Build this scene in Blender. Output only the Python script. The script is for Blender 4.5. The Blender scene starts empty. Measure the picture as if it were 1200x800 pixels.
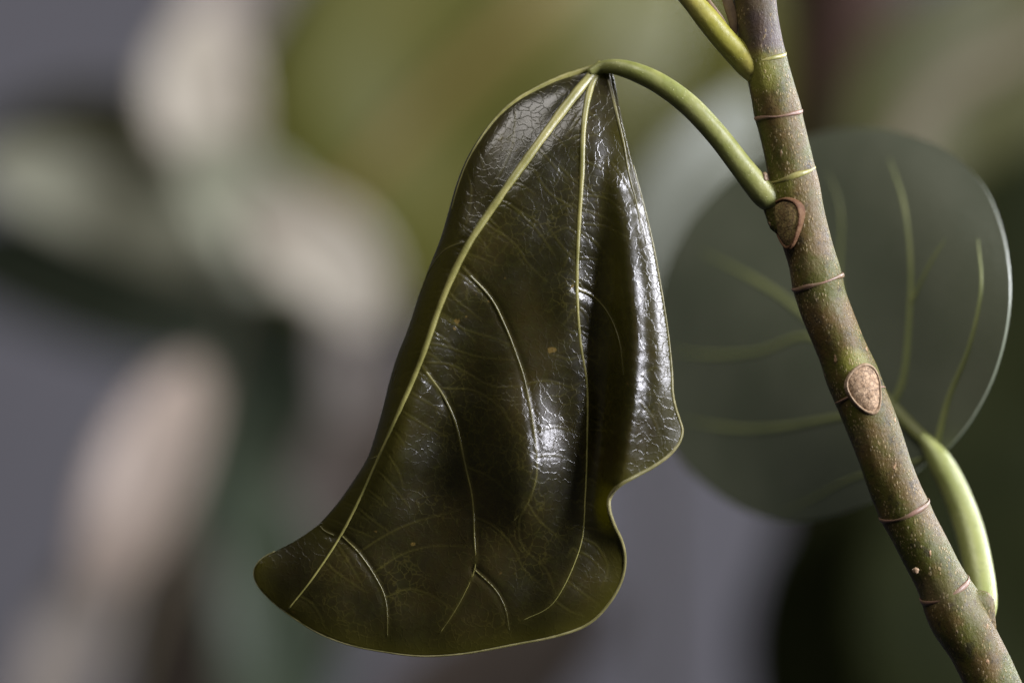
import bpy, bmesh, math, random
import numpy as np
from mathutils import Vector, Matrix
from mathutils.geometry import delaunay_2d_cdt

# ------------------------------------------------------------------ camera, light, exposure
S = 0.16 / 1200.0            # metres per photo pixel in the plane of the stem
D = 0.16 * 100.0 / 36.0      # camera to stem
H = 1.10                     # height of the camera above the floor of the room
scene = bpy.context.scene
col = scene.collection

cam_d = bpy.data.cameras.new('camera')
cam_d.lens = 100.0
cam_d.sensor_width = 36.0
cam_d.clip_start = 0.02
cam_d.clip_end = 50.0
cam_d.dof.use_dof = True
cam_d.dof.focus_distance = D - 0.0005
cam_d.dof.aperture_fstop = 4.5
cam = bpy.data.objects.new('camera', cam_d)
col.objects.link(cam)
cam.location = (0, -D, H)
cam.rotation_euler = (math.radians(90), 0, 0)
scene.camera = cam

world = bpy.data.worlds.new('World')
scene.world = world
world.use_nodes = True
world.node_tree.nodes['Background'].inputs[0].default_value = (0.80, 0.82, 1.0, 1)
world.node_tree.nodes['Background'].inputs[1].default_value = 0.045

def area(name, loc, target, sx, sy, watts, color):
    l = bpy.data.lights.new(name, 'AREA')
    l.shape = 'RECTANGLE'; l.size = sx; l.size_y = sy
    l.energy = watts; l.color = color
    o = bpy.data.objects.new(name, l)
    col.objects.link(o)
    o.location = loc
    d = Vector(target) - Vector(loc)
    o.rotation_euler = d.to_track_quat('-Z', 'Y').to_euler()
    return o

# a tall window to the right, with a rim lamp and an overhead fill added
area('window_light', (1.05, -0.48, H + 0.40), (0, 0.02, H), 0.32, 0.70, 56.0, (0.90, 0.90, 1.0))
area('rim_light', (1.0, 0.62, H + 0.45), (0, 0.05, H), 0.4, 0.8, 27.0, (0.92, 0.93, 1.0))  # added lamp behind right, brightens the right edge of the stem
area('top_fill_light', (-0.30, -0.60, H + 1.15), (0, 0.10, H), 0.7, 0.45, 12.0, (1.0, 0.95, 0.90))  # added soft fill from above for the front and the upper sheen

scene.view_settings.view_transform = 'Standard'
scene.view_settings.look = 'None'
scene.view_settings.exposure = 0.0
scene.view_settings.gamma = 1.0
scene.view_settings.use_curve_mapping = False
scene.cycles.max_bounces = 8

# ------------------------------------------------------------------ helpers
def P(px, py, d=0.0):
    """photo pixel + distance behind the stem plane (metres) -> world point"""
    k = S * (D + d) / D
    return Vector(((px - 600.0) * k, d, H + (400.0 - py) * k))

def Pn(px, py, d):
    k = S * (D + d) / D
    return np.stack([(px - 600.0) * k, d, H + (400.0 - py) * k], axis=1)

def catmull(pts, n):
    """centripetal-ish resampling of a list of points (any dimension) to n points, even along the length"""
    p = np.array([list(q) for q in pts], float)
    p = np.vstack([2 * p[0] - p[1], p, 2 * p[-1] - p[-2]])
    out = []
    for i in range(1, len(p) - 2):
        for t in np.linspace(0, 1, 24, endpoint=False):
            a, b, c, d = p[i - 1], p[i], p[i + 1], p[i + 2]
            out.append(0.5 * ((2 * b) + (c - a) * t + (2 * a - 5 * b + 4 * c - d) * t * t + (3 * b - a - 3 * c + d) * t ** 3))
    out.append(p[-2])
    out = np.array(out)
    L = np.concatenate([[0], np.cumsum(np.linalg.norm(np.diff(out[:, :min(3, out.shape[1])], axis=0), axis=1))])
    u = np.linspace(0, L[-1], n)
    return np.stack([np.interp(u, L, out[:, k]) for k in range(out.shape[1])], axis=1)

def link(name, verts, faces, mats, parent=None, inv=None, smooth=True):
    me = bpy.data.meshes.new(name)
    me.from_pydata([tuple(v) for v in verts], [], [tuple(f) for f in faces])
    me.update()
    if smooth:
        me.polygons.foreach_set('use_smooth', [True] * len(me.polygons))
    o = bpy.data.objects.new(name, me)
    col.objects.link(o)
    for m in (mats if isinstance(mats, (list, tuple)) else [mats]):
        me.materials.append(m)
    if parent is not None:
        o.parent = parent
        if inv is not None:
            o.matrix_parent_inverse = inv
    return o

def tube_data(path, rad, sides=16, squash=1.0, flat_dir=None, wob=None):
    """closed tube along path (n x 3) with radius per point; squash flattens it along flat_dir"""
    path = np.array(path, float); n = len(path)
    rad = np.broadcast_to(np.array(rad, float), (n,))
    tan = np.gradient(path, axis=0)
    tan /= np.linalg.norm(tan, axis=1)[:, None] + 1e-12
    ref = np.array(flat_dir if flat_dir is not None else (0, -1, 0), float)
    verts, faces = [], []
    for i in range(n):
        t = tan[i]
        b = ref - t * ref.dot(t)
        b /= np.linalg.norm(b) + 1e-12
        a = np.cross(t, b)
        for j in range(sides):
            an = 2 * math.pi * j / sides
            r = rad[i] * (1.0 if wob is None else wob(i / (n - 1.0), an))
            verts.append(path[i] + r * (math.cos(an) * a + squash * math.sin(an) * b))
    for i in range(n - 1):
        for j in range(sides):
            k = (j + 1) % sides
            faces.append((i * sides + j, i * sides + k, (i + 1) * sides + k, (i + 1) * sides + j))
    faces.append(tuple(range(sides - 1, -1, -1)))
    faces.append(tuple((n - 1) * sides + j for j in range(sides)))
    return verts, faces

def tube(name, path, rad, mat, parent=None, inv=None, **kw):
    v, f = tube_data(path, rad, **kw)
    return link(name, v, f, mat, parent, inv)

def thing(name, loc, label, cat, group=None):
    o = bpy.data.objects.new(name, None)
    o.empty_display_size = 0.01
    col.objects.link(o)
    o.location = loc
    o['label'] = label; o['category'] = cat
    if group: o['group'] = group
    return o, Matrix.Translation(-Vector(loc))

def seg_dist(x, y, line):
    """distance of points to a polyline and position along it (0..1)"""
    line = np.array(line, float)[:, :2]
    best = np.full(x.shape, 1e9); pos = np.zeros(x.shape)
    L = np.concatenate([[0], np.cumsum(np.linalg.norm(np.diff(line, axis=0), axis=1))])
    for i in range(len(line) - 1):
        a, b = line[i], line[i + 1]
        ab = b - a; l2 = ab.dot(ab) + 1e-12
        t = np.clip(((x - a[0]) * ab[0] + (y - a[1]) * ab[1]) / l2, 0, 1)
        dd = np.hypot(x - a[0] - t * ab[0], y - a[1] - t * ab[1])
        m = dd < best
        best[m] = dd[m]; pos[m] = ((L[i] + t * (L[i + 1] - L[i])) / L[-1])[m]
    return best, pos

def inside(x, y, poly):
    r = np.zeros(x.shape, bool)
    n = len(poly)
    for i in range(n):
        x0, y0 = poly[i]; x1, y1 = poly[(i + 1) % n]
        if y0 == y1: continue
        c = (y0 > y) != (y1 > y)
        r ^= c & (x < (x1 - x0) * (y - y0) / (y1 - y0) + x0)
    return r

def smooth01(x): 
    x = np.clip(x, 0, 1); return x * x * (3 - 2 * x)

def fill(poly, step):
    """triangulate a pixel-space outline with an even inner grid"""
    poly = np.array(poly)
    xs = np.arange(poly[:, 0].min(), poly[:, 0].max(), step)
    ys = np.arange(poly[:, 1].min(), poly[:, 1].max(), step * 0.866)
    gx, gy = np.meshgrid(xs, ys)
    gx = gx + (np.arange(len(ys)) % 2)[:, None] * step * 0.5
    gx, gy = gx.ravel(), gy.ravel()
    m = inside(gx, gy, poly)
    gx, gy = gx[m], gy[m]
    dd, _ = seg_dist(gx, gy, np.vstack([poly, poly[:1]]))
    m = dd > step * 0.6
    gx, gy = gx[m], gy[m]
    pts = [Vector(p) for p in poly] + [Vector((a, b)) for a, b in zip(gx, gy)]
    nb = len(poly)
    v, e, f, *_ = delaunay_2d_cdt(pts, [], [list(range(nb))], 1, 1e-5, False)
    v = np.array([tuple(q) for q in v])
    f = np.array([tuple(q) for q in f])
    ctr = v[f].mean(1)
    f = f[inside(ctr[:, 0], ctr[:, 1], poly)]
    return v, [tuple(int(a) for a in q) for q in f]

# ------------------------------------------------------------------ materials
class NT:
    def __init__(self, name):
        self.m = bpy.data.materials.new(name); self.m.use_nodes = True
        self.t = self.m.node_tree
        self.b = self.t.nodes['Principled BSDF']
        self.out = self.t.nodes['Material Output']
        self.co = self.n('ShaderNodeTexCoord').outputs['Object']
    def n(self, kind, **kw):
        q = self.t.nodes.new(kind)
        for k, v in kw.items(): setattr(q, k, v)
        return q
    def l(self, a, b): self.t.links.new(a, b)
    def put(self, sock, v):
        if hasattr(v, 'is_output') or hasattr(v, 'links'): self.l(v, sock)
        else: sock.default_value = v
    def noise(self, scale, detail=4, rough=0.5, vec=None, dist=0.0):
        q = self.n('ShaderNodeTexNoise')
        self.l(vec or self.co, q.inputs['Vector'])
        q.inputs['Scale'].default_value = scale; q.inputs['Detail'].default_value = detail
        q.inputs['Roughness'].default_value = rough; q.inputs['Distortion'].default_value = dist
        return q
    def voro(self, scale, feature='F1', vec=None, rnd=1.0):
        q = self.n('ShaderNodeTexVoronoi', feature=feature)
        self.l(vec or self.co, q.inputs['Vector'])
        q.inputs['Scale'].default_value = scale; q.inputs['Randomness'].default_value = rnd
        return q
    def ramp(self, v, a, b, lo=0.0, hi=1.0):
        q = self.n('ShaderNodeMapRange'); q.interpolation_type = 'SMOOTHSTEP'
        self.l(v, q.inputs['Value'])
        q.inputs['From Min'].default_value = a; q.inputs['From Max'].default_value = b
        q.inputs['To Min'].default_value = lo; q.inputs['To Max'].default_value = hi
        return q.outputs['Result']
    def math(self, op, a, b=0.0):
        q = self.n('ShaderNodeMath', operation=op)
        self.put(q.inputs[0], a); self.put(q.inputs[1], b)
        return q.outputs[0]
    def mix(self, f, a, b):
        q = self.n('ShaderNodeMix', data_type='RGBA')
        self.put(q.inputs[0], f)
        for s, c in ((q.inputs[6], a), (q.inputs[7], b)):
            self.put(s, (*c, 1) if isinstance(c, tuple) and len(c) == 3 else c)
        return q.outputs[2]
    def warp(self, scale, amt):
        nz = self.noise(scale, 2)
        q = self.n('ShaderNodeVectorMath', operation='MULTIPLY_ADD')
        self.l(nz.outputs['Color'], q.inputs[0])
        q.inputs[1].default_value = (amt,) * 3
        self.l(self.co, q.inputs[2])
        return q.outputs[0]
    def bump(self, h, strength, dist, prev=None):
        q = self.n('ShaderNodeBump')
        q.inputs['Strength'].default_value = strength; q.inputs['Distance'].default_value = dist
        self.l(h, q.inputs['Height'])
        if prev is not None: self.l(prev, q.inputs['Normal'])
        return q.outputs['Normal']
    def attr(self, name):
        q = self.n('ShaderNodeAttribute'); q.attribute_name = name
        return q.outputs['Fac']
    def fin(self, color=None, rough=None, normal=None, spec=0.5, trans=None, tcol=None):
        if color is not None: self.put(self.b.inputs['Base Color'], (*color, 1) if isinstance(color, tuple) else color)
        if rough is not None: self.put(self.b.inputs['Roughness'], rough)
        if normal is not None: self.l(normal, self.b.inputs['Normal'])
        self.b.inputs['Specular IOR Level'].default_value = spec
        if trans is not None:
            tr = self.n('ShaderNodeBsdfTranslucent')
            self.put(tr.inputs['Color'], (*tcol, 1) if isinstance(tcol, tuple) else tcol)
            mx = self.n('ShaderNodeMixShader')
            self.put(mx.inputs[0], trans)
            self.l(self.b.outputs[0], mx.inputs[1]); self.l(tr.outputs[0], mx.inputs[2])
            self.l(mx.outputs[0], self.out.inputs['Surface'])
        return self.m

def mat_blade():
    t = NT('dark_glossy_leaf')
    edge = t.attr('edge'); vein = t.attr('vein')
    blot = t.ramp(t.noise(70, 4, 0.6).outputs['Fac'], 0.35, 0.7)
    fine = t.noise(900, 3, 0.6).outputs['Fac']
    c = t.mix(blot, (0.0150, 0.0128, 0.0035), (0.0340, 0.0250, 0.0058))
    c = t.mix(t.math('MULTIPLY', t.ramp(fine, 0.4, 0.75), 0.5), c, (0.030, 0.030, 0.006))
    c = t.mix(edge, c, (0.070, 0.062, 0.008))
    w = t.warp(450, 0.0024)
    net = t.voro(680, 'DISTANCE_TO_EDGE', w)
    netl = t.ramp(net.outputs['Distance'], 0.0, 0.07, 1.0, 0.0)
    w2 = t.warp(800, 0.0016)
    net2 = t.voro(1050, 'DISTANCE_TO_EDGE', w2)
    netl2 = t.ramp(net2.outputs['Distance'], 0.0, 0.16, 1.0, 0.0)
    patch = t.ramp(t.noise(120, 3).outputs['Fac'], 0.42, 0.62)
    vc = t.math('MULTIPLY', netl, t.math('MULTIPLY', patch, 0.35))
    c = t.mix(vc, c, (0.10, 0.085, 0.015))
    c = t.mix(t.math('MULTIPLY', vein, 0.75), c, (0.13, 0.115, 0.022))
    # a few tan specks
    sp = t.ramp(t.noise(420, 2, 0.4).outputs['Fac'], 0.76, 0.80)
    c = t.mix(t.math('MULTIPLY', sp, 0.6), c, (0.20, 0.13, 0.03))
    n1 = t.bump(netl, 0.22, 0.00010)
    n2 = t.bump(netl2, -0.5, 0.00006, n1)
    n3 = t.bump(t.noise(1500, 3, 0.55, None, 1.2).outputs['Fac'], 0.16, 0.00012, n2)
    r = t.ramp(t.noise(260, 4, 0.65).outputs['Fac'], 0.3, 0.7, 0.25, 0.36)
    t.b.inputs['Coat Weight'].default_value = 0.55
    t.b.inputs['Coat Roughness'].default_value = 0.20
    t.l(n3, t.b.inputs['Coat Normal'])
    return t.fin(c, r, n3, 0.5, t.math('MULTIPLY_ADD', edge, 0.16), (0.16, 0.15, 0.012))

def mat_simple(name, ca, cb, scale, rough, bumps=(), spec=0.5, trans=None, tcol=None):
    t = NT(name)
    c = t.mix(t.ramp(t.noise(scale, 5, 0.6).outputs['Fac'], 0.35, 0.68), ca, cb)
    nrm = None
    for (s, st, di) in bumps:
        nrm = t.bump(t.noise(s, 3, 0.55).outputs['Fac'], st, di, nrm)
    return t.fin(c, rough, nrm, spec, trans, tcol)

def mat_petiole(name, ca, cb, speck):
    t = NT(name)
    c = t.mix(t.ramp(t.noise(160, 5, 0.6).outputs['Fac'], 0.35, 0.68), ca, cb)
    c = t.mix(t.math('MULTIPLY', t.ramp(t.noise(900, 4, 0.7).outputs['Fac'], 0.5, 0.7), 0.35), c, tuple(q * 0.55 for q in ca))
    v = t.voro(1900, 'F1', t.warp(1500, 0.0004))
    sp = t.math('MULTIPLY', t.ramp(v.outputs['Distance'], 0.10, 0.22, 1.0, 0.0), t.ramp(t.noise(300, 3).outputs['Fac'], 0.48, 0.6))
    c = t.mix(t.math('MULTIPLY', sp, 0.55), c, speck)
    n = t.bump(t.noise(1700, 4, 0.6).outputs['Fac'], 0.45, 0.00010)
    n = t.bump(t.noise(420, 3, 0.5).outputs['Fac'], 0.35, 0.00022, n)
    n = t.bump(sp, 0.6, 0.00008, n)
    return t.fin(c, t.ramp(t.noise(700, 4, 0.6).outputs['Fac'], 0.3, 0.7, 0.36, 0.54), n, 0.42)

def mat_stem():
    t = NT('mottled_green_bark')
    big = t.ramp(t.noise(110, 5, 0.65).outputs['Fac'], 0.40, 0.62)
    c = t.mix(big, (0.054, 0.056, 0.006), (0.078, 0.050, 0.013))
    c = t.mix(t.math('MULTIPLY', t.ramp(t.noise(420, 5, 0.75).outputs['Fac'], 0.50, 0.68), 0.85), c, (0.020, 0.016, 0.006))
    bloom = t.ramp(t.noise(75, 5, 0.65).outputs['Fac'], 0.56, 0.70)
    c = t.mix(t.math('MULTIPLY', bloom, 0.25), c, (0.17, 0.12, 0.07))
    sx_ = t.n('ShaderNodeSeparateXYZ'); t.l(t.co, sx_.inputs[0])
    zt = H + (400.0 - 62.0) * S
    top = t.math('MULTIPLY', t.ramp(sx_.outputs['Z'], zt - 0.0006, zt + 0.0014), t.ramp(t.noise(160, 4).outputs['Fac'], 0.35, 0.55, 0.4, 0.85))
    c = t.mix(top, c, (0.040, 0.026, 0.024))
    for (qx, qy, qd, rr_) in ((888, 86, -14, 26), (908, 222, -16, 22), (1000, 424, -20, 20)):
        dn = t.n('ShaderNodeVectorMath', operation='DISTANCE')
        t.l(t.warp(300, 0.0016), dn.inputs[0])
        dn.inputs[1].default_value = P(qx, qy, qd * S) + Vector((0.0008, 0.0008, 0.0008))
        c = t.mix(t.ramp(dn.outputs['Value'], rr_ * 0.45 * S, rr_ * 1.25 * S, 0.75, 0.0), c, (0.125, 0.125, 0.016))
    # lenticels: pale specks drawn out along the stem
    mp = t.n('ShaderNodeMapping'); t.l(t.warp(900, 0.0003), mp.inputs['Vector'])
    mp.inputs['Rotation'].default_value = (0, math.radians(-22), 0)
    mp.inputs['Scale'].default_value = (1.0, 1.0, 0.45)
    v = t.voro(2300, 'F1', mp.outputs[0])
    keep = t.ramp(t.noise(330, 4, 0.6).outputs['Fac'], 0.42, 0.56)
    sp = t.math('MULTIPLY', t.ramp(v.outputs['Distance'], 0.20, 0.36, 1.0, 0.0), keep)
    mp2 = t.n('ShaderNodeMapping'); t.l(t.warp(1500, 0.0005), mp2.inputs['Vector'])
    mp2.inputs['Rotation'].default_value = (0, math.radians(-22), 0)
    mp2.inputs['Scale'].default_value = (1.0, 1.0, 0.28)
    v2 = t.voro(620, 'F1', mp2.outputs[0])
    sp2 = t.math('MULTIPLY', t.ramp(v2.outputs['Distance'], 0.10, 0.17, 1.0, 0.0), t.ramp(t.noise(210, 3).outputs['Fac'], 0.50, 0.58))
    c = t.mix(t.math('MULTIPLY', sp, 0.55), c, (0.27, 0.20, 0.09))
    c = t.mix(t.math('MULTIPLY', sp2, 0.8), c, (0.36, 0.22, 0.12))
    fine = t.noise(2400, 4, 0.65).outputs['Fac']
    n = t.bump(fine, 0.6, 0.00014)
    n = t.bump(sp, 0.7, 0.00010, n)
    n = t.bump(sp2, 0.7, 0.00018, n)
    n = t.bump(t.noise(700, 5, 0.7, mp.outputs[0]).outputs['Fac'], 0.6, 0.00035, n)
    return t.fin(c, t.ramp(fine, 0.3, 0.7, 0.45, 0.60), n, 0.26)

def mat_scar(name, ca, cb):
    t = NT(name)
    c = t.mix(t.ramp(t.noise(900, 5, 0.7).outputs['Fac'], 0.38, 0.62), ca, cb)
    v = t.voro(1500, 'DISTANCE_TO_EDGE', t.warp(1200, 0.0006))
    crack = t.ramp(v.outputs['Distance'], 0.0, 0.13, 1.0, 0.0)
    c = t.mix(t.math('MULTIPLY', crack, 0.7), c, (0.035, 0.020, 0.010))
    n = t.bump(crack, -0.8, 0.00015)
    n = t.bump(t.noise(1800, 4, 0.7).outputs['Fac'], 0.8, 0.0002, n)
    return t.fin(c, 0.7, n, 0.3)

M_blade = mat_blade()
M_margin = mat_simple('pale_leaf_margin', (0.11, 0.10, 0.030), (0.19, 0.17, 0.07), 300, 0.4, [(1500, 0.4, 0.0001)], trans=0.15, tcol=(0.3, 0.3, 0.05))
M_vein = mat_simple('yellow_green_vein', (0.125, 0.118, 0.028), (0.19, 0.172, 0.050), 260, 0.42, [(1800, 0.5, 0.00008)])
M_vein2 = mat_simple('thin_vein', (0.060, 0.054, 0.012), (0.100, 0.088, 0.018), 400, 0.42, [(1800, 0.5, 0.00006)])
M_petiole = mat_petiole('green_petiole', (0.125, 0.138, 0.030), (0.185, 0.188, 0.058), (0.36, 0.34, 0.16))
M_petiole_y = mat_petiole('yellow_petiole', (0.185, 0.175, 0.022), (0.265, 0.230, 0.055), (0.36, 0.34, 0.16))
M_petiole_b = mat_petiole('pale_petiole', (0.165, 0.185, 0.052), (0.205, 0.22, 0.072), (0.36, 0.34, 0.16))
M_stem = mat_stem()
M_ring_g = mat_simple('green_node_ring', (0.16, 0.155, 0.035), (0.24, 0.21, 0.065), 500, 0.45, [(1800, 0.5, 0.0001)])
M_ring_p = mat_simple('pink_node_ring', (0.165, 0.090, 0.060), (0.11, 0.072, 0.032), 350, 0.5, [(1800, 0.5, 0.0001)])
M_scar_a = mat_scar('olive_scar', (0.22, 0.165, 0.055), (0.15, 0.095, 0.035))
M_scar_b = mat_scar('tan_scar', (0.36, 0.25, 0.15), (0.24, 0.155, 0.085))
M_rim_a = mat_simple('red_brown_rim', (0.075, 0.034, 0.014), (0.12, 0.064, 0.028), 900, 0.7, [(1500, 0.8, 0.0002)], 0.2)
M_rim_b = mat_simple('pale_rim', (0.26, 0.19, 0.12), (0.17, 0.11, 0.06), 900, 0.7, [(1500, 0.8, 0.0002)], 0.2)
M_dry = mat_simple('dry_stipule', (0.19, 0.13, 0.07), (0.11, 0.07, 0.04), 400, 0.6, [(1500, 0.5, 0.0001)])

# ------------------------------------------------------------------ wall behind everything
M_wall = mat_simple('grey_plaster', (0.110, 0.107, 0.116), (0.121, 0.118, 0.128), 3.0, 0.8, [(60, 0.2, 0.002)], 0.2)
wall = link('wall', [(-2.2, 1.7, 0), (2.2, 1.7, 0), (2.2, 1.7, 2.6), (-2.2, 1.7, 2.6),
                     (-2.2, 1.8, 0), (2.2, 1.8, 0), (2.2, 1.8, 2.6), (-2.2, 1.8, 2.6)],
            [(0, 1, 2, 3), (5, 4, 7, 6), (4, 0, 3, 7), (1, 5, 6, 2), (3, 2, 6, 7), (4, 5, 1, 0)], M_wall, smooth=False)
wall['kind'] = 'structure'

# ------------------------------------------------------------------ the fig branch
plant, INV = thing('fig_branch', P(1163, 800, 0.0014),
                   'woody fig branch with a drooping dark glossy leaf and a round sheen-greyed leaf behind', 'plant')

# stem -----------------------------------------------------------
stem_px = [(862, -90), (874, -45), (884.5, 0), (895, 66), (909, 120), (927, 200), (942, 270), (954, 312), (965, 356), (993, 425),
           (1018, 490), (1058, 592), (1105, 685), (1126, 728), (1145, 762), (1163, 800), (1200, 880), (1238, 960)]
STEM_D = 6.0
stem_c = catmull(stem_px, 420)
yy = stem_c[:, 1]
r_ctrl = [(-90, 24), (0, 25), (60, 25.5), (68, 26.5), (76, 26), (118, 27), (130, 28.5), (140, 27.2), (195, 27), (205, 28), (225, 29.5),
          (260, 29), (300, 28.5), (320, 30.5), (332, 31), (345, 29.5), (415, 28.5), (440, 31), (470, 30.5), (520, 30), (585, 29.5), (598, 31),
          (612, 29.5), (670, 28.5), (690, 30.5), (705, 34), (725, 35.5), (755, 32), (800, 31.5), (960, 33)]
stem_r = np.interp(yy, [a for a, b in r_ctrl], [b for a, b in r_ctrl])
k = np.ones(7) / 7
stem_r = np.convolve(np.pad(stem_r, 3, 'edge'), k, 'valid')
rnd = random.Random(4)
ph = [(rnd.uniform(0, 6.28), rnd.uniform(20, 90), rnd.randint(1, 4), rnd.uniform(0.003, 0.010)) for _ in range(14)]
def wob_stem(u, an):
    return 1.0 + sum(a * math.sin(f * u + p + m * an) for p, f, m, a in ph)
stem_path = Pn(stem_c[:, 0], stem_c[:, 1], np.full(len(stem_c), STEM_D * S))
stem = tube('stem', stem_path, stem_r * S, M_stem, plant, INV, sides=56, wob=wob_stem)

def stem_at(y):
    i = int(np.argmin(np.abs(yy - y)))
    c = stem_path[i]; t = stem_path[min(i + 1, len(yy) - 1)] - stem_path[max(i - 1, 0)]
    return c, t / np.linalg.norm(t), stem_r[i] * S

def node_ring(y, mat, w, tilt=0.0, lean=0.0, seed=0, span=(0, 2 * math.pi)):
    c, t, r = stem_at(y)
    f = np.array((0, -1.0, 0)); f -= t * f.dot(t); f /= np.linalg.norm(f)
    a = np.cross(t, f); a *= np.sign(a[0])
    rg = random.Random(seed)
    p1, p2 = rg.uniform(0, 6), rg.uniform(0, 6)
    n = 72
    verts, faces = [], []
    for i in range(n):
        an = 2 * math.pi * i / n
        rad = a * math.cos(an) + f * math.sin(an)
        wob = 0.02 * math.sin(2 * an + p1) + 0.013 * math.sin(5 * an + p2)
        ctr = c + rad * r * 1.012 + t * r * (tilt * math.cos(an) + lean * math.sin(an) + wob)
        ww = w * 1.25 * S * (0.8 + 0.35 * math.sin(3 * an + p2))
        for j in range(8):
            q = 2 * math.pi * j / 8
            verts.append(ctr + ww * (math.cos(q) * rad * 0.45 + math.sin(q) * t))
    for i in range(n):
        for j in range(8):
            k2 = (j + 1) % 8; i2 = (i + 1) % n
            faces.append((i * 8 + j, i * 8 + k2, i2 * 8 + k2, i2 * 8 + j))
    return link('node_ring', verts, faces, mat, stem)

node_ring(67, M_ring_g, 2.0, 0.0, 0.22, 1)
node_ring(134, M_ring_p, 1.9, 0.05, 0.12, 2)
node_ring(204, M_ring_g, 2.6, -0.12, 0.12, 3)
node_ring(330, M_ring_p, 2.1, -0.10, 0.10, 4)
node_ring(598, M_ring_p, 2.3, 0.03, 0.14, 5)
node_ring(691, M_ring_p, 2.6, -0.04, 0.16, 6)
node_ring(463, M_ring_p, 0.9, 0.05, -0.10, 7)

def blob(name, c, rx, ry, rz, mat, parent, seed=0, inv=None):
    bm = bmesh.new(); bmesh.ops.create_icosphere(bm, subdivisions=3, radius=1.0)
    rg = random.Random(seed); p = [rg.uniform(0, 6) for _ in range(4)]
    for v in bm.verts:
        q = v.co.copy()
        k2 = 1 + 0.10 * math.sin(4 * q.x + p[0]) + 0.10 * math.sin(5 * q.z + p[1]) + 0.08 * math.sin(6 * q.y + p[2])
        v.co = Vector((q.x * rx * k2, q.y * ry * k2, q.z * rz * k2)) * S + Vector(c)
    me = bpy.data.meshes.new(name); bm.to_mesh(me); bm.free()
    me.materials.append(mat)
    me.polygons.foreach_set('use_smooth', [True] * len(me.polygons))
    o = bpy.data.objects.new(name, me); col.objects.link(o); o.parent = parent
    if inv is not None: o.matrix_parent_inverse = inv
    return o

def leaf_scar(px, py, w, h, rot, az, mface, mrim, seed, dome, out=1.01):
    """oval scar: a cracked disc inside a raised rim, lying on the stem and facing az degrees off the camera"""
    c, t, r = stem_at(py)
    f = np.array((0, -1.0, 0)); f -= t * f.dot(t); f /= np.linalg.norm(f)
    a = np.cross(t, f); a *= np.sign(a[0])
    az = math.radians(az)
    nrm = f * math.cos(az) + a * math.sin(az)
    side = a * math.cos(az) - f * math.sin(az)
    ctr = c + nrm * r * out
    rg = random.Random(seed)
    cr, sr = math.cos(math.radians(rot)), math.sin(math.radians(rot))
    n, m = 40, 7
    ph1, ph2 = rg.uniform(0, 6), rg.uniform(0, 6)
    def pos(an, k, up):
        wobr = 1 + 0.04 * math.sin(2 * an + ph1) + 0.03 * math.sin(3 * an + ph2)
        x = math.cos(an) * w * 0.5 * k * wobr; y = math.sin(an) * h * 0.5 * k * wobr
        y *= 1.0 + 0.10 * math.copysign(1, y)
        x *= 1.0 - 0.16 * math.sin(an)
        u, v = x * cr - y * sr, x * sr + y * cr
        drop = (u * S) ** 2 / (2 * r) * 0.7
        return ctr + side * u * S + t * v * S + nrm * (up * S - drop)
    verts = [pos(0, 0, dome)]; faces = []
    for k2 in range(1, m + 1):
        kk = k2 / m
        for i in range(n):
            an = 2 * math.pi * i / n
            verts.append(pos(an, kk, dome * (1 - kk * kk) + rg.uniform(-0.5, 0.5) - (1.0 if k2 == m else 0)))
    for i in range(n):
        faces.append((0, 1 + i, 1 + (i + 1) % n))
    for k2 in range(m - 1):
        for i in range(n):
            b0 = 1 + k2 * n; b1 = b0 + n; j = (i + 1) % n
            faces.append((b0 + i, b1 + i, b1 + j, b0 + j))
    o = link('leaf_scar', verts, faces, mface, stem)
    rv, rf = [], []
    prof = [(0.90, -0.5), (0.95, 1.6), (1.00, 2.0), (1.04, 0.8), (1.07, -2.5), (1.08, -9)]
    for i in range(n):
        an = 2 * math.pi * i / n
        for kk, up in prof:
            rv.append(pos(an, kk, up + rg.uniform(-0.25, 0.25)))
    np_ = len(prof)
    for i in range(n):
        j = (i + 1) % n
        for q in range(np_ - 1):
            rf.append((i * np_ + q, i * np_ + q + 1, j * np_ + q + 1, j * np_ + q))
    link('scar_rim', rv, rf, mrim, stem)
    return o
blob('leaf_base', P(916, 246, 4 * S), 20, 18, 30, M_stem, stem, 15)
leaf_scar(910, 256, 40, 58, 4, -46, M_scar_a, M_rim_a, 11, 4.0, 1.07)
leaf_scar(1011, 455, 40, 58, 2, 12, M_scar_b, M_rim_b, 12, 2.5)

# bud and dried stipules at the leaf bases
blob('bud', P(896, 209, -8 * S), 5, 5, 6, M_dry, stem, 3)
blob('bark_knob', P(1139, 722, 6 * S), 27, 24, 36, M_stem, stem, 5)
blob('lenticel', P(1073, 668, -20 * S), 4.2, 3, 3.4, M_rim_b, stem, 8)

def strip(name, pts, w, mat, parent, th=1.2):
    """thin pointed scale along a path, widest in the middle"""
    c = catmull(pts, 24)
    u = np.linspace(0, 1, 24)
    r = w * np.sin(np.pi * np.clip(u * 0.92 + 0.06, 0, 1)) ** 0.8 + 0.3
    return tube(name, Pn(c[:, 0], c[:, 1], c[:, 2] * S), r * S, mat, parent, sides=10, squash=0.35)
strip('stipule', [(858, 44, 0), (850, 28, -2), (840, 14, -3), (830, 0, -3), (818, -22, 0)], 2.2, M_dry, stem)
strip('stipule', [(862, 46, 4), (858, 20, 2), (852, 0, 2), (842, -30, 4)], 6.0, M_dry, stem)

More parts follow.
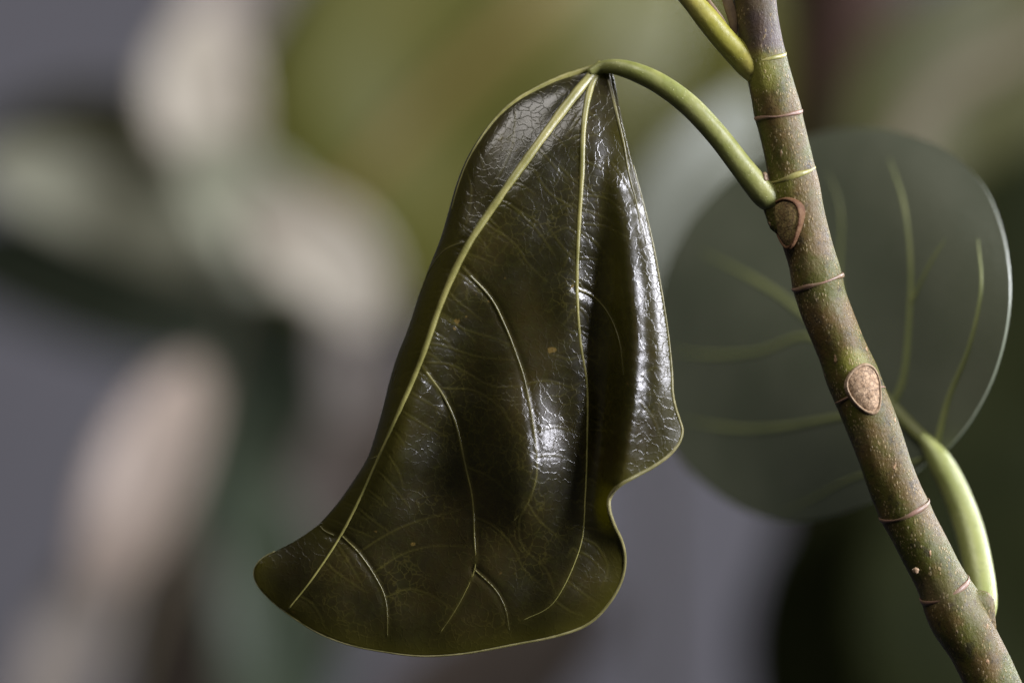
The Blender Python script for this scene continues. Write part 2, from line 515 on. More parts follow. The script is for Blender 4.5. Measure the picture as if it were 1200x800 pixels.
# upper petiole --------------------------------------------------
def petiole(name, pts, mat, parent, inv=None, sides=28, n=90):
    c = catmull(pts, n)            # px, py, depth px, radius px
    return tube(name, Pn(c[:, 0], c[:, 1], c[:, 2] * S), c[:, 3] * S, mat, parent, inv, sides=sides, squash=0.94)
petiole('petiole', [(908, 98, 8, 11), (895, 89, 3, 15.5), (880, 77, 0, 17), (868, 66, 0, 16), (850, 48, -2, 14.4), (830, 24, -3, 14), (812, 2, -3, 12.5),
                    (790, -24, -2, 12.5), (762, -60, 0, 12)], M_petiole_y, plant, INV)

# ------------------------------------------------------------------ the drooping leaf
LEFT = [(712, 74), (690, 79), (660, 89), (628, 103), (598, 121), (572, 147), (550, 180), (536, 212), (526, 246), (516, 280), (503, 313),
        (490, 348), (478, 385), (465, 418), (456, 448), (448, 480), (440, 508), (430, 537), (412, 566), (394, 591), (374, 614)]
TIP = [(350, 631), (328, 643), (309, 653), (299, 664), (298, 677), (306, 691), (322, 707)]
BOTTOM = [(345, 724), (375, 742), (410, 755), (450, 763), (495, 768), (545, 765), (600, 755), (650, 745), (688, 731), (712, 708), (727, 682), (732, 658)]
RIGHT = [(729, 636), (720, 616), (714, 598), (714, 584), (724, 570), (742, 559), (766, 546), (786, 531), (797, 515), (799, 502), (793, 484),
         (788, 462), (787, 435), (784, 400), (779, 364), (773, 328), (766, 290), (757, 250), (747, 212), (738, 178), (730, 145), (724, 115), (719, 90)]
left_c = catmull(LEFT, 330)
rest_c = catmull([LEFT[-1]] + TIP + BOTTOM + RIGHT + [LEFT[0]], 620)
outline = np.vstack([left_c, rest_c[1:-1]])
NL = len(left_c)

MID = [(706, 76), (690, 92), (665, 122), (625, 176), (585, 232), (548, 288), (520, 347), (492, 425), (466, 486), (440, 545), (405, 617), (370, 672), (338, 713)]
V2 = [(708, 78), (694, 98), (686, 130), (683, 165), (682, 205), (678, 270), (676, 338), (680, 400), (688, 452), (688, 520), (686, 580), (680, 640), (650, 704), (612, 727)]
V0 = [(702, 78), (662, 90), (630, 104), (600, 122), (575, 147), (553, 180), (539, 212), (529, 246)]
VR = [(711, 80), (716, 105), (724, 140), (731, 170), (737, 205), (746, 240), (752, 275)]
SEC = [
    ([(542, 314), (574, 348), (591, 380), (605, 415), (616, 450), (626, 506), (629, 555), (618, 590), (600, 612)], 1.9, 0.7),
    ([(491, 425), (507, 446), (521, 467), (535, 499), (546, 547), (554, 585), (556, 630), (556, 667), (535, 712), (515, 742)], 2.6, 1.0),
    ([(401, 628), (420, 647), (437, 671), (450, 696), (454, 720), (454, 745)], 1.5, 0.8),
    ([(543, 284), (521, 294), (503, 318), (492, 344)], 2.4, 1.3),
    ([(443, 535), (438, 536.5), (433, 538)], 2.2, 1.2),
    ([(391, 627), (381, 622), (375, 616)], 1.4, 0.9),
    ([(676, 338), (696, 348), (714, 369), (726, 400), (731, 440)], 1.3, 0.5),
    ([(556, 667), (580, 690), (592, 712), (597, 738)], 1.1, 0.6),
]
FINE = [
    [(350, 698), (364, 706), (375, 722), (381, 738)], [(471, 455), (462, 457), (455, 464)],
    [(681, 271), (698, 284), (714, 304), (730, 326)], [(682, 262), (709, 266), (742, 282)], [(682, 228), (711, 233), (733, 252)],
    [(717, 191), (736, 218), (750, 251), (756, 276), (763, 306), (770, 345)], [(668, 242), (642, 224), (620, 190)],
    [(592, 236), (612, 252), (632, 273), (650, 300)], [(568, 262), (602, 285), (618, 308), (640, 330)],
    [(514, 368), (545, 386), (575, 395), (600, 405)], [(497, 402), (520, 405), (560, 418), (606, 422)],
    [(494, 424), (530, 428), (575, 452), (614, 452)], [(520, 455), (556, 458), (586, 478), (604, 505), (626, 520)],
    [(616, 450), (640, 446), (664, 452), (687, 462)], [(626, 506), (650, 500), (670, 505), (688, 512)], [(629, 534), (650, 533), (668, 538)],
    [(618, 590), (632, 610), (650, 625), (664, 634)], [(618, 590), (608, 610), (612, 640), (640, 668), (652, 700)],
    [(555, 605), (580, 618), (600, 640), (615, 668), (640, 690)], [(688, 490), (705, 500), (718, 520)], [(676, 306), (660, 290), (640, 262)],
    [(682, 630), (700, 640), (712, 665), (704, 690)], [(650, 704), (668, 716), (685, 722)], [(664, 680), (690, 700), (702, 708)],
    [(604, 130), (600, 170), (585, 205), (560, 240), (548, 268)], [(560, 176), (568, 200)], [(546, 196), (552, 225), (545, 262), (528, 286)],
    [(437, 671), (470, 650), (505, 640), (545, 640)], [(450, 700), (480, 690), (510, 700), (530, 715)], [(546, 547), (575, 560), (605, 585)],
    [(420, 647), (455, 625), (490, 610), (530, 600), (552, 590)], [(750, 470), (765, 490), (775, 515)], [(752, 440), (768, 430), (780, 440)],
]
rg = random.Random(21)
# tertiary veins crossing the panels between the main ones
mc = catmull(MID, 120); vc2 = catmull(V2, 120)
for i in range(16, 112, 4):
    a = mc[i] ; 
    L_ = rg.uniform(20, 60); th = math.radians(rg.uniform(12, 48))
    q = [(a[0] + 3, a[1] + 2)]
    for s_ in range(1, 4):
        th += math.radians(rg.uniform(-6, 14))
        q.append((q[-1][0] + L_ / 3 * math.cos(th), q[-1][1] + L_ / 3 * math.sin(th)))
    FINE.append(q)
for i in range(10, 105, 5):
    a = vc2[i]
    for sg in (-1, 1):
        L_ = rg.uniform(14, 40); th = math.radians(rg.uniform(10, 50))
        q = [(a[0] + 2 * sg, a[1])]
        for s_ in range(1, 4):
            th += math.radians(rg.uniform(-12, 16))
            q.append((q[-1][0] + sg * L_ / 3 * math.cos(th), q[-1][1] + L_ / 3 * math.sin(th) * (1 if sg > 0 else rg.choice((-1, 1)))))
        FINE.append(q)
for i in range(40, 104, 4):            # short ones on the rolled left side
    a = mc[i]; q = [(a[0] - 2, a[1])]
    th = math.radians(rg.uniform(150, 210))
    for s_ in range(3):
        th += math.radians(rg.uniform(-12, 12)); q.append((q[-1][0] + 9 * math.cos(th), q[-1][1] + 9 * math.sin(th)))
    FINE.append(q)

# depth of the blade (+ = away, photo pixels) along guide lines that follow its folds
GUIDE = {
    'left': [(700, 80, 28), (640, 100, 20), (598, 121, 10), (560, 165, -4), (536, 212, -12), (516, 280, -16), (490, 348, -12), (465, 418, -8), (448, 480, 0), (430, 537, 4), (394, 591, 14), (350, 631, 22), (305, 660, 28)],
    'midrib': [(703, 78, 26), (690, 92, 18), (665, 122, 2), (625, 176, -20), (585, 232, -32), (548, 288, -38), (520, 347, -38), (492, 425, -34), (466, 486, -28), (440, 545, -14), (405, 617, -2), (370, 672, 2), (338, 713, 8)],
    'shoulder': [(660, 100, 12), (610, 145, -2), (575, 195, -18), (552, 240, -24), (534, 280, -28)],
    'panel': [(690, 100, 16), (668, 140, -5), (645, 180, -22), (620, 230, -33), (590, 280, -36), (560, 320, -34), (530, 390, -24), (515, 450, -18), (500, 500, -14), (490, 560, -6), (480, 620, 2), (470, 680, 5), (470, 730, 2)],
    'bulge': [(556, 335, -30), (580, 380, -22), (594, 430, -26), (606, 480, -36), (613, 520, -43), (618, 560, -43), (616, 600, -33)],
    'lower': [(520, 470, -8), (535, 499, -8), (546, 547, -6), (555, 600, -8), (556, 667, -10), (535, 712, -6), (515, 742, 0)],
    'dip': [(676, 130, -1), (668, 180, -19), (662, 240, -25), (655, 300, -26), (655, 360, -22), (660, 420, -18), (664, 480, -18), (668, 530, -18), (664, 590, -12), (650, 640, -8), (620, 680, -6)],
    'second': [(706, 80, 26), (692, 105, 10), (684, 140, -6), (683, 180, -18), (681, 230, -24), (677, 300, -24), (677, 350, -21), (682, 410, -16), (688, 460, -14), (688, 520, -12), (686, 580, -10), (678, 640, -14), (650, 704, -14), (612, 727, -8)],
    'valley': [(704, 110, 15), (704, 150, -2), (704, 200, -15), (703, 260, -16), (706, 330, -13), (708, 400, -8), (710, 460, -4), (708, 510, -2), (702, 560, -8), (700, 620, -10), (704, 680, -4)],
    'rise': [(708, 190, -9), (712, 220, -14), (716, 270, -18), (720, 330, -20), (724, 400, -22), (725, 460, -27), (718, 510, -30)],
    'crest': [(713, 190, -10), (722, 225, -20), (730, 270, -29), (736, 330, -38), (741, 390, -43), (742, 440, -47), (738, 490, -50), (730, 530, -50), (720, 562, -46)],
    'gutter': [(734, 222, -12), (743, 262, -21), (750, 310, -28), (755, 360, -33), (757, 420, -37), (755, 470, -40), (750, 510, -41), (742, 545, -42)],
    'lip': [(747, 240, -15), (753, 262, -20), (760, 300, -26), (766, 340, -30), (769, 380, -33), (771, 420, -36), (770, 460, -38), (768, 495, -37)],
    'edge': [(719, 90, 28), (724, 115, 14), (730, 145, 2), (738, 178, -3), (747, 212, -5), (757, 250, -11), (766, 290, -18), (773, 328, -22), (779, 364, -24), (784, 400, -25), (787, 435, -26), (790, 470, -26), (799, 505, -19), (786, 531, -25), (742, 559, -40), (716, 582, -42), (714, 598, -38), (720, 616, -28), (729, 636, -12), (732, 658, -2), (727, 682, 6), (712, 708, 10), (688, 731, 10), (650, 745, 4), (600, 755, 4), (545, 765, 6), (495, 768, 8), (450, 763, 10), (410, 755, 10), (375, 742, 12), (345, 724, 14), (306, 691, 22)],
}
cp = []
for g_ in GUIDE.values():
    L_ = sum(math.dist(a_[:2], b_[:2]) for a_, b_ in zip(g_, g_[1:]))
    for q in catmull(g_, max(4, int(L_ / 15))):
        if all(math.dist(q[:2], o_[:2]) > 6 for o_ in cp): cp.append(q)
cp = np.array(cp)
def tps(r2): return 0.5 * r2 * np.log(r2 + 1e-6)
_n = len(cp)
_A = np.zeros((_n + 3, _n + 3))
_x, _y = cp[:, 0] / 100, cp[:, 1] / 100
_A[:_n, :_n] = tps((_x[:, None] - _x) ** 2 + (_y[:, None] - _y) ** 2) + np.eye(_n) * 0.012
_A[:_n, _n:] = np.stack([np.ones(_n), _x, _y], 1)
_A[_n:, :_n] = _A[:_n, _n:].T
_w = np.linalg.solve(_A, np.concatenate([cp[:, 2], [0, 0, 0]]))
def base_depth(px, py):
    x, y = np.asarray(px, float) / 100, np.asarray(py, float) / 100
    out = np.zeros(x.shape)
    for i in range(_n):
        out += _w[i] * tps((x - _x[i]) ** 2 + (y - _y[i]) ** 2)
    return out + _w[_n] + _w[_n + 1] * x + _w[_n + 2] * y
def roll_r(py):
    return np.interp(py, [74, 95, 150, 420, 540, 600, 640], [2, 6, 20, 20, 16, 6, 2])
def depth(px, py):
    d = base_depth(px, py)
    dl, _ = seg_dist(px, py, left_c[::3])
    R = roll_r(py)
    q = np.clip(1 - dl / R, 0, 1)
    d = d + R * (1 - np.sqrt(np.clip(1 - q * q, 0, 1)))
    return d

leaf_v, leaf_f = fill(outline, 1.7)
lx, ly = leaf_v[:, 0], leaf_v[:, 1]
ld = depth(lx, ly)
vein_attr = np.zeros(len(lx))
def groove(line, width, rise, colr, n=60):
    """raise the blade towards the viewer along a vein and tint it"""
    global ld
    c = catmull(line, n)
    lo, hi = c.min(0) - 12, c.max(0) + 12
    m = (lx > lo[0]) & (lx < hi[0]) & (ly > lo[1]) & (ly < hi[1])
    dd, pos = seg_dist(lx[m], ly[m], c)
    fade = np.clip(1.15 - pos, 0, 1)
    g = np.exp(-(dd / width) ** 2) * fade
    ld[m] -= rise * g
    vein_attr[m] = np.maximum(vein_attr[m], colr * np.exp(-(dd / (width * 0.75)) ** 2) * (0.35 + 0.65 * fade))
for line, r0, r1 in SEC:
    groove(line, 6.0, -2.2, 0.0)
    groove(line, r0 * 1.3, 1.6, 0.5)
for line in (MID, V2, V0):
    groove(line, 10.0, -2.5, 0.0, 90)
    groove(line, 6.0, 1.5, 0.35, 90)
for line in FINE:
    groove(line, 3.6, -0.7, 0.0)
    groove(line, 1.35, 0.75, 0.42)
# gentle quilting between the small veins
rr = np.random.RandomState(5)
for _ in range(26):
    k_ = rr.uniform(0.03, 0.11); a_ = rr.uniform(0, math.pi); p_ = rr.uniform(0, 6.28)
    ld += 0.22 * np.sin(k_ * (lx * math.cos(a_) + ly * math.sin(a_)) + p_) * np.clip((ly - 90) / 80, 0, 1)

marg = rest_c[40:-40]
dm, _ = seg_dist(lx, ly, marg[::3])
edge_attr = np.exp(-(dm / 16.0) ** 1.3)
dleft, _ = seg_dist(lx, ly, left_c[::3])
edge_attr = np.maximum(edge_attr, 0.8 * np.exp(-(dleft / 30.0) ** 2) * np.clip((ly - 240) / 100, 0, 1))
edge_attr = np.maximum(edge_attr, 0.45 * np.exp(-(seg_dist(lx, ly, MID[3:8])[0] / 9.0) ** 2))

verts = list(Pn(lx, ly, ld * S))
faces = [f if (leaf_v[f[1]][0] - leaf_v[f[0]][0]) * (leaf_v[f[2]][1] - leaf_v[f[0]][1]) - (leaf_v[f[1]][1] - leaf_v[f[0]][1]) * (leaf_v[f[2]][0] - leaf_v[f[0]][0]) < 0
         else f[::-1] for f in leaf_f]
# the left half folds round and goes on behind: rows grown from the left outline
key = {}
for i, (a, b) in enumerate(leaf_v): key[(round(a, 3), round(b, 3))] = i
lid = [key.get((round(a, 3), round(b, 3))) for a, b in left_c]
if any(q is None for q in lid):
    lid = [int(np.argmin(np.hypot(lx - a, ly - b))) for a, b in left_c]
tl = np.gradient(left_c, axis=0); tl /= np.linalg.norm(tl, axis=1)[:, None]
inw = np.stack([tl[:, 1], -tl[:, 0]], 1)
inw *= np.sign(inw[:, 0:1] + 1e-9)
KB = 14
vein_attr = list(vein_attr); edge_attr = list(edge_attr)
prev = lid
span = np.interp(np.linspace(0, 1, NL), [0, 0.06, 0.3, 0.75, 0.93, 1], [0.02, 0.25, 1.0, 0.9, 0.25, 0.02])
for kx in range(1, KB + 1):
    row = []
    for i in range(NL):
        R = float(roll_r(left_c[i, 1])); sp = span[i]
        arc = min(1.0, kx / 5.0) * math.radians(100)
        ext = max(0, kx - 5) * 11.0
        o_in = (R * (1 - math.cos(arc)) + ext * 0.75) * sp
        o_bk = (R * math.sin(arc) + ext * 0.55) * sp
        q = left_c[i] + inw[i] * o_in
        d_ = ld[lid[i]] + o_bk
        row.append(len(verts))
        verts.append(np.array(P(q[0], q[1], d_ * S)))
        vein_attr.append(0.0); edge_attr.append(0.4)
    for i in range(NL - 1):
        faces.append((prev[i], prev[i + 1], row[i + 1], row[i]))
    prev = row
leaf = link('leaf', verts, faces, [M_blade, M_margin], plant, INV)
leaf['label'] = 'drooping dark glossy leaf folded along its midrib'
bm = bmesh.new(); bm.from_mesh(leaf.data)
bmesh.ops.recalc_face_normals(bm, faces=bm.faces)
bm.faces.ensure_lookup_table()
ntest = sum(f.normal.y for f in list(bm.faces)[:2000])
if ntest > 0: bmesh.ops.reverse_faces(bm, faces=bm.faces)
bm.to_mesh(leaf.data); bm.free()
for nm, arr in (('vein', vein_attr), ('edge', edge_attr)):
    at = leaf.data.attributes.new(nm, 'FLOAT', 'POINT')
    at.data.foreach_set('value', np.array(arr, np.float32))
sol = leaf.modifiers.new('thickness', 'SOLIDIFY')
sol.thickness = 3.0 * S; sol.offset = -1.0; sol.material_offset_rim = 1

def surf(px, py):
    out = np.empty(len(px))
    for i in range(len(px)):
        r2 = (lx - px[i]) ** 2 + (ly - py[i]) ** 2
        k8 = np.argpartition(r2, 6)[:6]
        w8 = 1.0 / (r2[k8] + 0.3)
        out[i] = (ld[k8] * w8).sum() / w8.sum()
    return out
def leaf_vein(name, line, r0, r1, mat, parent, lift=0.3, n=110, squash=0.55, power=1.0):
    c = catmull(line, n)
    d = surf(c[:, 0], c[:, 1])
    # smooth so that the vein runs cleanly
    kk = np.ones(5) / 5
    d = np.convolve(np.pad(d, 2, 'edge'), kk, 'valid')
    u = np.linspace(0, 1, n)
    r = (r0 + (r1 - r0) * u ** power) * (1 + 0.05 * np.sin(u * 60 + r0 * 7) + 0.04 * np.sin(u * 143))
    return tube(name, Pn(c[:, 0], c[:, 1], (d - lift * r) * S), r * S, mat, parent, sides=12, squash=squash)
leaf_vein('midrib', MID, 6.6, 0.8, M_vein, leaf, 0.15, 160, 0.6, 0.75)
leaf_vein('vein', V2, 5.0, 0.3, M_vein, leaf, 0.15, 160, 0.6, 0.45)
leaf_vein('vein', V0, 4.2, 0.5, M_vein, leaf, 0.25, 90, 0.6)
leaf_vein('vein', VR, 2.4, 0.6, M_vein2, leaf, 0.1, 90)
for line, r0, r1 in SEC:
    leaf_vein('vein', line, r0 * 0.66, r1 * 0.45, M_vein2, leaf, -0.15, 70)
# pale margin along the free edge
mg = catmull(np.vstack([rest_c[30:-60:6]]), 300)
md = surf(mg[:, 0], mg[:, 1])
u = np.linspace(0, 1, 300)
mr = np.interp(u, [0, 0.1, 0.25, 0.5, 0.62, 0.75, 0.8, 1], [0.9, 1.1, 1.4, 2.3, 2.4, 2.0, 1.1, 0.8])
tube('leaf_margin', Pn(mg[:, 0], mg[:, 1], (md + 1.2) * S), mr * S, M_margin, leaf, sides=10)
# petiole arching over to the stem
petiole('petiole', [(914, 240, 4, 13), (900, 231, 0, 16), (888, 219, -2, 15.5), (868, 194, -3, 13.8), (840, 158, -3, 13.2), (808, 124, -2, 13), (776, 100, 2, 12.4),
                    (748, 86, 8, 11.4), (724, 79, 16, 9.5), (706, 79, 24, 7.5), (690, 86, 24, 5)], M_petiole, leaf)

# ------------------------------------------------------------------ the round leaf behind the stem
BACK = [(1100, 530), (1112, 524), (1138, 492), (1163, 445), (1179, 390), (1184, 335), (1176, 275), (1155, 222), (1120, 184), (1072, 161), (1020, 151), (962, 156),
        (902, 180), (852, 214), (812, 256), (785, 305), (768, 360), (766, 420), (776, 490), (800, 540), (834, 573), (875, 598), (922, 611), (970, 606), (1020, 588), (1062, 562), (1088, 540)]
bo = catmull(BACK + [BACK[0]], 260)[:-1]
bv, bf = fill(bo, 7.0)
def back_depth(x, y):
    u = (1100 - np.asarray(x, float)) / 330.0
    v = (np.asarray(y, float) - 380) / 230.0
    return (0.022 + 0.044 * u + 0.010 * u * u - 0.006 * v + 0.006 * v * v + 0.0012 * np.sin(u * 7 + v * 4))
bd = back_depth(bv[:, 0], bv[:, 1])
BV = [([(1098, 528), (1068, 500), (1040, 470), (1000, 425), (930, 358), (880, 325), (820, 294)], 7.5, 3.5),
      ([(1046, 478), (1060, 440), (1066, 380), (1068, 310), (1060, 240), (1042, 185)], 5, 2.5),
      ([(1098, 524), (1112, 468), (1136, 408), (1150, 340), (1146, 280)], 4.5, 2),
      ([(1066, 360), (1090, 310), (1108, 280)], 3, 1.5),
      ([(1000, 425), (985, 340), (986, 250), (970, 200)], 3.5, 2),
      ([(1000, 440), (950, 395), (890, 412), (830, 416), (780, 408)], 4.5, 2.5),
      ([(1052, 485), (990, 488), (920, 500), (860, 502), (796, 490)], 4.5, 2.5),
      ([(1094, 534), (1060, 545), (1000, 560), (950, 585), (915, 600)], 3.2, 1.6)]
t = NT('sheen_greyed_leaf')
c = t.mix(t.ramp(t.noise(60, 4).outputs['Fac'], 0.35, 0.7), (0.128, 0.146, 0.098), (0.156, 0.172, 0.120))  # grey sheen of reflected light is mixed into the base colour
M_back = t.fin(c, 0.42, t.bump(t.noise(700, 3).outputs['Fac'], 0.3, 0.0002), 0.5, 0.12, (0.10, 0.14, 0.02))
M_backvein = mat_simple('pale_green_vein', (0.23, 0.265, 0.10), (0.28, 0.31, 0.12), 200, 0.45)
back = link('leaf', Pn(bv[:, 0], bv[:, 1], bd), [f if (bv[f[1]][0] - bv[f[0]][0]) * (bv[f[2]][1] - bv[f[0]][1]) - (bv[f[1]][1] - bv[f[0]][1]) * (bv[f[2]][0] - bv[f[0]][0]) < 0 else f[::-1] for f in bf], [M_back, M_backvein], plant, INV)
back['label'] = 'round green leaf behind the stem, coloured with its grey sheen'
sol = back.modifiers.new('thickness', 'SOLIDIFY'); sol.thickness = 0.0005; sol.offset = 0
es = back.modifiers.new('crisp_rim', 'EDGE_SPLIT'); es.split_angle = math.radians(45)
for i, (line, r0, r1) in enumerate(BV):
    c = catmull(line, 60); d = back_depth(c[:, 0], c[:, 1])
    if i == 0:
        tube('midrib', Pn(c[:24, 0], c[:24, 1], d[:24] - 0.0006), np.linspace(9, 6, 24) * S, M_petiole_b, back, sides=10, squash=0.6)
    tube('midrib' if i == 0 else 'vein', Pn(c[:, 0], c[:, 1], d - 0.0004), np.interp(np.linspace(0, 1, 60), [0, 0.8, 1], [r0 * 1.1, r1 * 1.1, 0.4]) * S, M_backvein, back, sides=10, squash=0.5)
petiole('petiole', [(1146, 728, 30, 17), (1152, 706, 44, 17), (1147, 670, 74, 18), (1136, 622, 108, 18), (1120, 578, 130, 17), (1103, 545, 142, 16), (1090, 524, 150, 11), (1078, 510, 155, 7)],
        M_petiole_b, back)

# ------------------------------------------------------------------ out-of-focus plants behind
def bg_leaf(name, parent, inv, pts, halfw, mat, rib=None, ribw=3.0, cup=0.2, blunt=0.7, nl=26, nw=10, tilt=0.0):
    """a leaf along a centre line of (px, py, metres behind): pointed ends, cupped across, real thickness"""
    c = catmull(pts, nl)
    ctr = Pn(c[:, 0], c[:, 1], c[:, 2])
    tan = np.gradient(ctr, axis=0); tan /= np.linalg.norm(tan, axis=1)[:, None]
    vs, fs = [], []
    scale = S * (D + c[:, 2]) / D
    for i in range(nl):
        u = i / (nl - 1.0)
        w = halfw * max(0.02, math.sin(math.pi * min(1, max(0, u))) ** blunt) * scale[i]
        f = np.array((math.sin(tilt), -math.cos(tilt), 0.0)); f = f - tan[i] * f.dot(tan[i]); f /= np.linalg.norm(f)
        a = np.cross(tan[i], f)
        for j in range(nw + 1):
            s_ = -1 + 2.0 * j / nw
            vs.append(ctr[i] + a * s_ * w + f * (cup * w * (s_ * s_)) + f * 0.04 * w * math.sin(9 * u + 3 * s_))
    for i in range(nl - 1):
        for j in range(nw):
            q = i * (nw + 1) + j
            fs.append((q, q + 1, q + nw + 2, q + nw + 1))
    o = link(name, vs, fs, mat, parent, inv)
    m = o.modifiers.new('thickness', 'SOLIDIFY'); m.thickness = 0.0007; m.offset = 0
    if rib is not None:
        fv = np.array((math.sin(tilt), -math.cos(tilt), 0.0))
        tube('midrib', ctr + fv * 0.001, np.linspace(ribw, ribw * 0.45, nl) * scale, rib, o, sides=10, squash=0.6)
    return o
def bg_mat(name, a, b, rough=0.45, tr=0.15, spec=0.3):
    return mat_simple(name, a, b, 25, rough, [(200, 0.3, 0.001)], spec, tr, tuple(q * 1.5 for q in b))
G_olive = bg_mat('olive_leaf', (0.066, 0.068, 0.011), (0.080, 0.076, 0.014))
G_rib = bg_mat('ochre_rib', (0.125, 0.096, 0.026), (0.14, 0.105, 0.03))
G_olive2 = bg_mat('dull_olive_leaf', (0.042, 0.044, 0.013), (0.055, 0.054, 0.017))
G_tan = bg_mat('withered_leaf', (0.044, 0.034, 0.025), (0.060, 0.046, 0.034), 0.6, 0.05)
G_dark = bg_mat('dark_leaf', (0.008, 0.010, 0.003), (0.012, 0.014, 0.004), 0.7, 0.02, 0.04)
G_blue = bg_mat('blue_green_leaf', (0.034, 0.046, 0.028), (0.046, 0.058, 0.034))
G_pale = bg_mat('cream_leaf', (0.310, 0.282, 0.220), (0.375, 0.336, 0.268), 0.5, 0.1)
G_sage = bg_mat('sage_leaf', (0.215, 0.222, 0.155), (0.26, 0.262, 0.192), 0.5, 0.1)
G_sheen = bg_mat('sheen_green_leaf', (0.105, 0.114, 0.086), (0.130, 0.138, 0.106), 0.5, 0.1)  # a glossy leaf's pale reflection, put into its base colour
G_grey = bg_mat('greyish_cream_leaf', (0.165, 0.146, 0.122), (0.215, 0.190, 0.162), 0.5, 0.1)
G_pink = bg_mat('dusty_pink_leaf', (0.220, 0.178, 0.142), (0.275, 0.225, 0.182), 0.5, 0.1)
G_brown = mat_simple('brown_bark', (0.018, 0.010, 0.007), (0.034, 0.019, 0.013), 30, 0.8, [(150, 0.6, 0.002)], 0.1)
G_twig = bg_mat('tan_stalk', (0.105, 0.092, 0.055), (0.13, 0.112, 0.070))

# pale-leaved plant on the left
pale, I1 = thing('pale_leaved_plant', P(60, 1100, 0.52), 'pale cream and sage leaved plant, blurred, beside the leaf\'s folded side', 'plant')
cs = catmull([(60, 1100, 0.54), (150, 800, 0.545), (235, 520, 0.55), (275, 330, 0.55), (262, 150, 0.55), (280, -60, 0.55)], 60)
tube('stalk', Pn(cs[:, 0], cs[:, 1], cs[:, 2]), np.linspace(14, 7, 60) * S, G_twig, pale, I1, sides=12)
for pts_, hw_, m_ in [
        ([(300, -150, 0.53), (285, -80, 0.53), (266, 0, 0.53), (250, 85, 0.53)], 58, G_grey),
        ([(250, 10, 0.52), (236, 80, 0.52), (240, 140, 0.52), (272, 215, 0.52)], 62, G_pale),
        ([(225, 165, 0.51), (275, 225, 0.50), (320, 262, 0.50), (385, 300, 0.50)], 60, G_sage),
        ([(290, 235, 0.50), (350, 275, 0.49), (400, 315, 0.49), (440, 385, 0.50)], 58, G_pale),
        ([(395, 330, 0.52), (415, 380, 0.52), (418, 430, 0.53), (405, 500, 0.54)], 48, G_grey),
        ([(350, 320, 0.53), (240, 285, 0.53), (120, 232, 0.54), (-30, 190, 0.55)], 58, G_sage),
        ([(232, 425, 0.50), (190, 505, 0.48), (150, 600, 0.47), (110, 700, 0.47)], 56, G_pink),
        ([(150, 610, 0.49), (110, 690, 0.49), (70, 780, 0.49), (20, 890, 0.49)], 48, G_grey)]:
    bg_leaf('leaf', pale, I1, pts_, hw_, m_, blunt=0.5)
# dark plant behind it
dark, I2 = thing('dark_leaved_plant', P(330, 1100, 0.72), 'dark green blurred plant standing behind the pale leaves', 'plant')
cs = catmull([(330, 1100, 0.74), (320, 700, 0.74), (280, 380, 0.74), (200, 120, 0.74)], 40)
tube('stalk', Pn(cs[:, 0], cs[:, 1], cs[:, 2]), np.linspace(16, 8, 40) * S, G_brown, dark, I2, sides=12)
bg_leaf('leaf', dark, I2, [(380, 800, 0.70), (340, 640, 0.70), (320, 480, 0.68), (300, 300, 0.68)], 120, G_blue, blunt=0.5)
bg_leaf('leaf', dark, I2, [(320, 940, 0.56), (325, 780, 0.56), (310, 640, 0.56), (280, 540, 0.56)], 70, G_blue, blunt=0.5)
bg_leaf('leaf', dark, I2, [(330, 230, 0.70), (200, 190, 0.70), (90, 170, 0.72), (-40, 190, 0.74)], 70, G_olive2, blunt=0.5)
bg_leaf('leaf', dark, I2, [(330, 390, 0.68), (200, 360, 0.68), (80, 320, 0.70), (-80, 290, 0.72)], 75, G_blue, blunt=0.5)
bg_leaf('leaf', dark, I2, [(480, 420, 0.62), (480, 320, 0.62), (450, 230, 0.62), (400, 150, 0.62)], 66, G_dark, blunt=0.5)
bg_leaf('leaf', dark, I2, [(320, 800, 0.60), (390, 640, 0.60), (430, 520, 0.60), (450, 400, 0.60)], 76, G_tan, blunt=0.5)
bg_leaf('leaf', dark, I2, [(220, 1000, 0.60), (240, 860, 0.60), (225, 740, 0.60), (205, 620, 0.60)], 90, G_tan, blunt=0.5)
bg_leaf('leaf', dark, I2, [(420, 1000, 0.60), (500, 860, 0.60), (600, 780, 0.60), (720, 700, 0.60)], 80, G_tan, blunt=0.5)
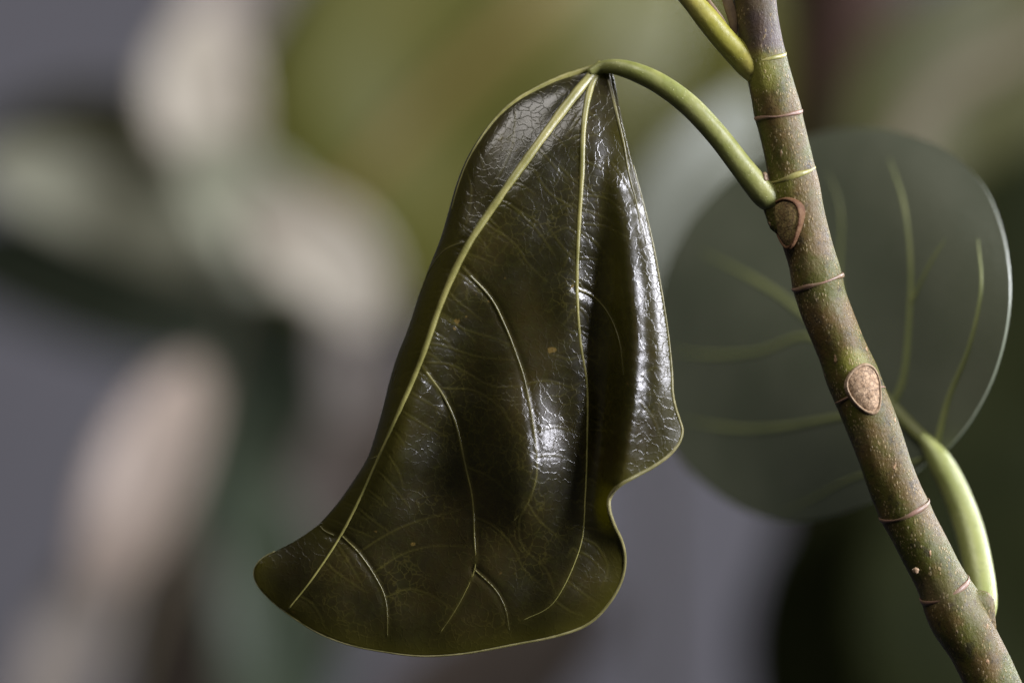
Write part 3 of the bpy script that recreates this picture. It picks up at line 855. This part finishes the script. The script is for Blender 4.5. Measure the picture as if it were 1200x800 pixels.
# big olive leaves at the top
oliv, I3 = thing('broad_leaved_plant', P(760, 1100, 0.60), 'broad olive green leaves with ochre ribs, blurred, around the petiole', 'plant')
cs = catmull([(760, 1100, 0.62), (770, 700, 0.62), (765, 350, 0.62), (740, 60, 0.60), (690, -120, 0.58)], 50)
tube('stalk', Pn(cs[:, 0], cs[:, 1], cs[:, 2]), np.linspace(24, 14, 50) * S, G_twig, oliv, I3, sides=12)
bg_leaf('leaf', oliv, I3, [(760, -150, 0.58), (640, -10, 0.56), (500, 125, 0.56), (400, 235, 0.56), (300, 340, 0.58)], 210, G_olive, G_rib, 24, 0.04, 0.45)
bg_leaf('leaf', oliv, I3, [(900, -140, 0.60), (830, 0, 0.60), (770, 140, 0.60), (690, 360, 0.60)], 210, G_olive, None, cup=0.05, blunt=0.45)
bg_leaf('leaf', oliv, I3, [(720, 380, 0.36), (790, 250, 0.35), (840, 180, 0.35), (890, 110, 0.36)], 56, G_sheen, blunt=0.5)
# tree trunk and dark foliage on the right
trunk, I4 = thing('tree_trunk', P(960, 1500, 0.60), 'dark brown trunk, blurred, behind the round leaf', 'trunk')
cs = catmull([(940, 1500, 0.60), (970, 800, 0.60), (985, 400, 0.60), (992, 0, 0.60), (985, -500, 0.60)], 60)
tube('bark', Pn(cs[:, 0], cs[:, 1], cs[:, 2]), np.full(60, 68) * S * (D + 0.60) / D, G_brown, trunk, I4, sides=24)
bush, I5 = thing('dark_leafy_shrub', P(1150, 1200, 0.52), 'dark green shrub with a tan ribbed leaf, blurred, beside the trunk', 'shrub')
cs = catmull([(1150, 1200, 0.60), (1140, 800, 0.60), (1120, 400, 0.60), (1100, 50, 0.60)], 50)
tube('stalk', Pn(cs[:, 0], cs[:, 1], cs[:, 2]), np.linspace(16, 10, 50) * S, G_brown, bush, I5, sides=12)
bg_leaf('leaf', bush, I5, [(1020, 240, 0.46), (1090, 120, 0.46), (1200, 56, 0.46), (1330, -30, 0.46)], 110, G_olive2, G_twig, 24, 0.04, 0.4)
for q in [((1000, 950, .52), (1060, 800, .52), (1100, 640, .52), (1120, 480, .52)), ((1280, 900, .50), (1230, 680, .50), (1210, 480, .50), (1220, 240, .50)),
          ((1100, 480, .54), (1130, 340, .54), (1160, 250, .54), (1240, 150, .54)), ((1240, 1000, .54), (1170, 820, .54), (1110, 700, .54), (1060, 540, .54)),
          ((1080, 980, .48), (1050, 840, .48), (1040, 700, .48), (1050, 560, .48)), ((1260, 520, .44), (1200, 620, .44), (1160, 740, .44), (1160, 920, .44)), ((1010, 560, .56), (1040, 680, .56), (1040, 800, .56), (1080, 960, .56))]:
    bg_leaf('leaf', bush, I5, list(q), 170, G_dark, blunt=0.4, cup=0.05)
